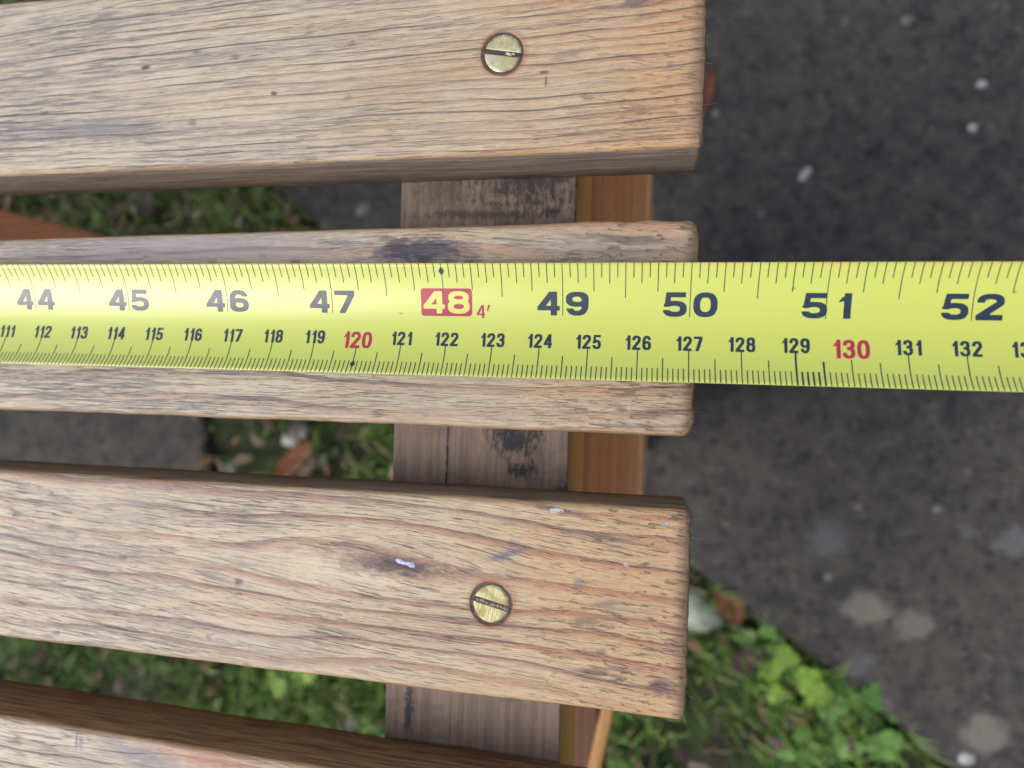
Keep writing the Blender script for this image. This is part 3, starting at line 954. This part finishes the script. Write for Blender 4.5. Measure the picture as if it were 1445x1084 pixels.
def bend(x, t, up=0.0):
    """point on the cupped blade: x mm along it, t mm across it from its middle, lifted by up mm"""
    a_ = t / TR
    return (x * MM, (TR - up) * math.sin(a_) * MM, (TR - (TR - up) * math.cos(a_)) * MM)


def blade_mat():
    g = G('yellow_lacquer')
    x, y, z = g.pos()
    st = g.noise(g.vec(x * 0.012, y * 3.2, 0.0), 4.0, 0.65)
    st2 = g.noise(g.vec(x * 0.05, y * 0.5, 0.0), 3.0)
    c = g.mix(g.ss(st, 0.40, 0.70) * 0.35, (0.50, 0.565, 0.105), (0.56, 0.54, 0.105))
    edge = g.ss(y, 10.2, 11.4) * g.ss(g.noise(g.vec(x * 0.10, y * 0.8, 2.0), 3.0), 0.40, 0.62)
    c = g.mix(edge * 0.55, c, (0.66, 0.46, 0.10))
    sc = g.ss(g.noise(g.vec(x * 0.022, y * 5.0, 4.0), 3.0, 0.6), 0.66, 0.72)
    c = g.mix(sc * 0.35, c, (0.36, 0.34, 0.10))
    vd, vc = g.voro(g.vec(x * 0.10, y * 0.16, 0.0))
    sp_ = g.n('ShaderNodeSeparateColor'); g.t.links.new(vc.k, sp_.inputs[0])
    dot = g.ss(vd + (g.noise(g.vec(x * 2.0, y * 2.0, 0.0)) - 0.5) * 0.06, 0.055, 0.03) * g.ss(S(g, sp_.outputs[0]), 0.62, 0.7)
    c = g.mix(dot * 0.6, c, (0.20, 0.15, 0.06))
    g.bump(st * 0.5 + sc * -0.4 + st2 * 0.8, 0.00006, 0.5)
    return g.set(col=c, rough=g.ss(st, 0.3, 0.7, 0.30, 0.42), spec=0.6, coat=0.6, coatr=0.30)


XA, XB = -360.0, 235.0
xs = [XA + (XB - XA) * i / 120 for i in range(121)]
NT = 24
V, F = [], []
for lay in (0.0, -0.13):
    for x in xs:
        for j in range(NT + 1): V.append(bend(x, -TW / 2 + TW * j / NT, lay))
L1 = len(xs) * (NT + 1)
for i in range(len(xs) - 1):
    for j in range(NT):
        a_ = i * (NT + 1) + j
        F.append((a_, a_ + NT + 1, a_ + NT + 2, a_ + 1))
        F.append((L1 + a_, L1 + a_ + 1, L1 + a_ + NT + 2, L1 + a_ + NT + 1))
    for j in (0, NT):
        a_, b_ = i * (NT + 1) + j, (i + 1) * (NT + 1) + j
        F.append((a_, L1 + a_, L1 + b_, b_) if j == 0 else (a_, b_, L1 + b_, L1 + a_))
for i in (0, len(xs) - 1):
    for j in range(NT):
        a_ = i * (NT + 1) + j
        F.append((a_, a_ + 1, L1 + a_ + 1, L1 + a_) if i == 0 else (a_, L1 + a_, L1 + a_ + 1, a_ + 1))
link('blade', mesh('blade', V, F, True), blade_mat(), tape)


def ink(name, col, worn=0.35):
    g = G(name)
    x, y, z = g.pos()
    n = g.noise(g.vec(x * 3.2, y * 3.2, 0.0), 4.0, 0.7)
    c = g.mix(g.ss(n, 0.56, 0.74) * worn, col, tuple(min(1, v * 1.0 + 0.10) for v in col))
    return g.set(col=c, rough=0.34, spec=0.5, coat=0.12, coatr=0.30)


INK = ink('black_print', (0.014, 0.030, 0.058))
REDINK = ink('red_print', (0.36, 0.018, 0.06))
YEL = plain('yellow_show_through', (0.56, 0.56, 0.12), 0.36, spec=0.5, coat=0.45, coatr=0.30)

# --- scale marks: thin printed strips, cut into short lengths so that they follow the cup
def strips(name, lines, up):
    V, F = [], []
    for x, t0, t1, w in lines:
        n = max(1, int(abs(t1 - t0) / 0.9))
        b = len(V)
        for i in range(n + 1):
            t = t0 + (t1 - t0) * i / n
            V.append(bend(x - w / 2, t, up)); V.append(bend(x + w / 2, t, up))
        for i in range(n):
            q = (b + 2 * i, b + 2 * i + 1, b + 2 * i + 3, b + 2 * i + 2)
            F.append(q if t1 > t0 else q[::-1])
    return link(name, mesh(name, V, F), INK, tape)


def IX(n): return n * 25.4 - 1270.0
def CX(n): return n * 10.0 - 1270.0

H = TW / 2
lines = []
for n in range(36 * 16, 59 * 16 + 1):
    x = n * 25.4 / 16 - 1270.0
    if not (XA < x < XB): continue
    if n % 16 == 0: ln = 6.0 if n == 48 * 16 else 11.1
    elif n % 8 == 0: ln = 7.3
    elif n % 4 == 0: ln = 6.0
    elif n % 2 == 0: ln = 4.35
    else: ln = 3.15
    lines.append((x, H, H - ln, 0.17 if n % 16 else 0.15))
tag(strips('inch_marks', lines, 0.03), kind='stuff')
lines = []
for n in range(912, 1502):
    x = n - 1270.0
    if not (XA < x < XB): continue
    ln = 7.1 if n % 10 == 0 else (5.4 if n % 5 == 0 else 3.15)
    if n % 100 == 0 and n % 10 == 0: ln = 6.2
    if n in (1300,): ln = 5.9
    w = 0.20
    if 1290 <= n <= 1295: w = 0.36
    lines.append((x, -H, -H + ln, w))
tag(strips('millimetre_marks', lines, 0.03), kind='stuff')


def diamond(x, t, hx, ht, up=0.05):
    V = [bend(x, t + ht, up), bend(x - hx, t, up), bend(x, t, up), bend(x + hx, t, up), bend(x, t - ht, up)]
    link('diamond_mark', mesh('diamond_mark', V, [(0, 1, 2), (0, 2, 3), (1, 4, 2), (2, 4, 3)]), INK, tape)


diamond(IX(48), H - 1.75, 0.62, 1.0)
diamond(CX(120), -H + 2.3, 0.62, 0.95)

# --- numerals
_glyph = {}


def digit_field(ch, w, sx, sy):
    """signed field (negative inside) of a bold grotesque digit in a box w wide and 1 high; sx, sy stem weights"""
    def ell_(x, y, cx, cy, rx, ry, n=2.5):
        v = (abs((x - cx) / rx) ** n + abs((y - cy) / ry) ** n) ** (1 / n)
        return (v - 1) * min(rx, ry)
    def ring(x, y, cx, cy, rx, ry):
        return max(ell_(x, y, cx, cy, rx, ry), -ell_(x, y, cx, cy, rx - sx, ry - sy))
    def box(x, y, x0, x1, y0, y1): return max(x0 - x, x - x1, y0 - y, y - y1)
    def poly(x, y, pts):                     # convex, anticlockwise
        d = -9.0
        for k in range(len(pts)):
            (ax, ay), (bx, by) = pts[k], pts[(k + 1) % len(pts)]
            L = math.hypot(bx - ax, by - ay)
            d = max(d, ((x - ax) * (by - ay) - (y - ay) * (bx - ax)) / L)
        return d
    c = w / 2
    m = 0.535
    if ch == '0': return lambda x, y: ring(x, y, c, .5, c, .5)
    def eight(x, y):
        rt, rb = (1 - m + sy / 2) / 2, (m + sy / 2) / 2
        return min(ring(x, y, c, 1 - rt, c * .94, rt), ring(x, y, c, rb, c, rb))
    if ch == '8': return eight
    if ch == '3': return lambda x, y: max(eight(x, y), -box(x, y, -1, w * .36, .31, .70))
    def six(x, y):
        big = max(ring(x, y, c, .5, c, .5), -box(x, y, c, 9, -1, .70))
        return min(big, ring(x, y, c, .315, c, .315))
    if ch == '6': return six
    if ch == '9': return lambda x, y: six(w - x, 1 - y)
    if ch == '1':
        return lambda x, y: min(box(x, y, w - sx, w, 0, 1), poly(x, y, [(0, .60), (w - sx * .6, .72), (w - sx * .6, 1), (w - sx * .9, 1), (w - sx * 1.3, .84), (0, .78)]))
    if ch == '7':
        return lambda x, y: min(box(x, y, 0, w, 1 - sy, 1), poly(x, y, [(w * .20, 0), (w * .20 + sx * 1.08, 0), (w, 1 - sy), (w - sx * .2, 1), (w - sx * 1.12, 1 - sy * .9)]))
    if ch == '4':
        k = sy * 0.62
        def four(x, y):
            x0, y0, x1, y1 = 0.0, .30, w * .58, 1.0
            L = math.hypot(x1 - x0, y1 - y0)
            d = abs((x - x0 - k * .9) * (y1 - y0) - (y - y0) * (x1 - x0)) / L - k
            band = max(d, -x, y - 1, .21 - y, x - w * .87)
            return min(band, box(x, y, 0, w, .21, .21 + sy * .92), box(x, y, w * .88 - sx, w * .88, 0, 1))
        return four
    if ch == '5':
        def five(x, y):
            bowl = max(ring(x, y, c, .325, c, .325), -box(x, y, -1, c * .75, .275, .43))
            stem = poly(x, y, [(w * .06, .40), (w * .06 + sx * .82, .40), (w * .13 + sx * .82, 1), (w * .13, 1)])
            return min(bowl, stem, box(x, y, w * .13, w * .95, 1 - sy, 1))
        return five
    def two(x, y):
        top = max(ring(x, y, c, .69, c * .98, .31), -box(x, y, -1, w - sx * 1.25, -1, .665), .60 - y)
        top = max(top, -box(x, y, -1, c * .9, -1, .66))
        dg = poly(x, y, [(0, sy * .9), (sx * .25, sy * .8), (sx * 1.15, sy * .9), (w * .98, .62), (w * .93, .66), (w - sx * 1.0, .66), (w - sx * 1.12, .60)][::1])
        x0, y0, x1, y1 = w * .10 + sx * .28, sy * .75, w - sx * .52, .65
        L = math.hypot(x1 - x0, y1 - y0)
        d = abs((x - x0) * (y1 - y0) - (y - y0) * (x1 - x0)) / L - sy * .60
        t = ((x - x0) * (x1 - x0) + (y - y0) * (y1 - y0)) / L
        dg = max(d, -t - .25, t - L - .03, -x, x - w * .985, -y)
        return min(top, dg, box(x, y, 0, w * .97, 0, sy * 1.02))
    return two


def glyph(ch, w, sx, sy):
    """filled outline of one digit by marching over its field: verts, faces in a w x 1 box"""
    key = (ch, round(w, 3), sx, sy)
    if key in _glyph: return _glyph[key]
    f = digit_field(ch, w, sx, sy)
    ny_ = 34
    st = 1.0 / ny_
    nx_ = int(math.ceil(w / st)) + 2
    val = [[f((i - 1) * st, (j - 1) * st) for j in range(ny_ + 3)] for i in range(nx_ + 1)]
    V, F, idx = [], [], {}
    def pt(k, x, y):
        if k not in idx: idx[k] = len(V); V.append((x, y))
        return idx[k]
    for i in range(nx_):
        for j in range(ny_ + 2):
            cs = [(i, j), (i + 1, j), (i + 1, j + 1), (i, j + 1)]
            vs = [val[a_][b_] for a_, b_ in cs]
            if min(vs) >= 0: continue
            out = []
            for k in range(4):
                (a0, b0), (a1, b1) = cs[k], cs[(k + 1) % 4]
                v0, v1 = vs[k], vs[(k + 1) % 4]
                if v0 < 0: out.append(pt((a0, b0), (a0 - 1) * st, (b0 - 1) * st))
                if (v0 < 0) != (v1 < 0):
                    t = v0 / (v0 - v1)
                    kk = tuple(sorted(((a0, b0), (a1, b1))))
                    out.append(pt(kk, (a0 - 1 + (a1 - a0) * t) * st, (b0 - 1 + (b1 - b0) * t) * st))
            if len(out) > 2: F.append(tuple(out))
    _glyph[key] = (V, F)
    return V, F


BOLD_I, BOLD_C, BOLD_S = (0.265, 0.205), (0.195, 0.165), (0.17, 0.14)


def numeral(name, items, mat, up, parent):
    """items: (char, left x, bottom t, width, height, weights); one mesh, bent onto the blade"""
    V, F = [], []
    for ch, x, t, w, h, off in items:
        vs, fs = glyph(ch, w / h, *off)
        b = len(V)
        V += [bend(x + v[0] * h, t + v[1] * h, up) for v in vs]
        F += [tuple(b + i for i in f) for f in fs]
    return link(name, mesh(name, V, F), mat, parent)


def put_digits(name, text, xc, t, wd, w1, h, gap, off, mat, up, parent):
    ws = [w1 if c == '1' else wd for c in text]
    tot = sum(ws) + gap * (len(text) - 1)
    x = xc - tot / 2
    items = []
    for c, w in zip(text, ws):
        items.append((c, x, t, w, h, off)); x += w + gap
    return numeral(name, items, mat, up, parent)


TB, HB = 1.45, 4.9
for n in range(37, 59):
    x = IX(n)
    if not (XA + 8 < x < XB - 8): continue
    if n == 48: continue
    put_digits('inch_numeral', str(n), x, TB, 4.65, 3.0, HB, 1.25, BOLD_I, INK, 0.05, tape)
# the red foot box
V, F = [], []
bx0, bx1, bt0, bt1, rr = IX(48) - 5.0, IX(48) + 6.2, 1.05, 6.95, 0.7
outl = []
for cx, cy, a0 in ((bx1 - rr, bt1 - rr, 0), (bx0 + rr, bt1 - rr, 90), (bx0 + rr, bt0 + rr, 180), (bx1 - rr, bt0 + rr, 270)):
    for i in range(6):
        a_ = math.radians(a0 + 18 * i); outl.append((cx + rr * math.cos(a_), cy + rr * math.sin(a_)))
bm = bmesh.new()
bm.faces.new([bm.verts.new((p[0], p[1], 0)) for p in outl])
k = bt0 + 0.5
while k < bt1 - 0.1:
    bmesh.ops.bisect_plane(bm, geom=bm.verts[:] + bm.edges[:] + bm.faces[:], plane_co=(0, k, 0), plane_no=(0, 1, 0), dist=1e-5); k += 0.5
bmesh.ops.triangulate(bm, faces=bm.faces[:])
for v in bm.verts: v.co = Vector(bend(v.co.x, v.co.y, 0.05))
bmesh.ops.recalc_face_normals(bm, faces=bm.faces)
for f in bm.faces:
    if f.normal.z < 0: f.normal_flip()
me = bpy.data.meshes.new('foot_box'); bm.to_mesh(me); bm.free()
fb = link('foot_box', me, REDINK, tape)
put_digits('inch_numeral', '48', IX(48) + 0.6, 1.60, 4.75, 3.1, 4.75, 0.65, BOLD_I, YEL, 0.085, fb)
put_digits('foot_numeral', '4', IX(48) + 8.1, 0.75, 1.8, 1.2, 2.7, 0.3, BOLD_S, REDINK, 0.05, tape)
V = [bend(IX(48) + 9.35, 2.25, 0.05), bend(IX(48) + 9.65, 2.25, 0.05), bend(IX(48) + 10.1, 3.5, 0.05), bend(IX(48) + 9.6, 3.5, 0.05)]
link('foot_mark', mesh('foot_mark', V, [(0, 1, 2, 3)]), REDINK, tape)

for n in range(92, 150):
    x = CX(n)
    if not (XA + 5 < x < XB - 5): continue
    if n % 10 == 0:
        put_digits('centimetre_numeral', str(n), x, -6.35, 2.25, 1.5, 3.75, 0.35, BOLD_C, REDINK, 0.05, tape)
    else:
        put_digits('centimetre_numeral', str(n), x, -5.45, 1.72, 1.18, 3.0, 0.32, BOLD_C, INK, 0.05, tape)
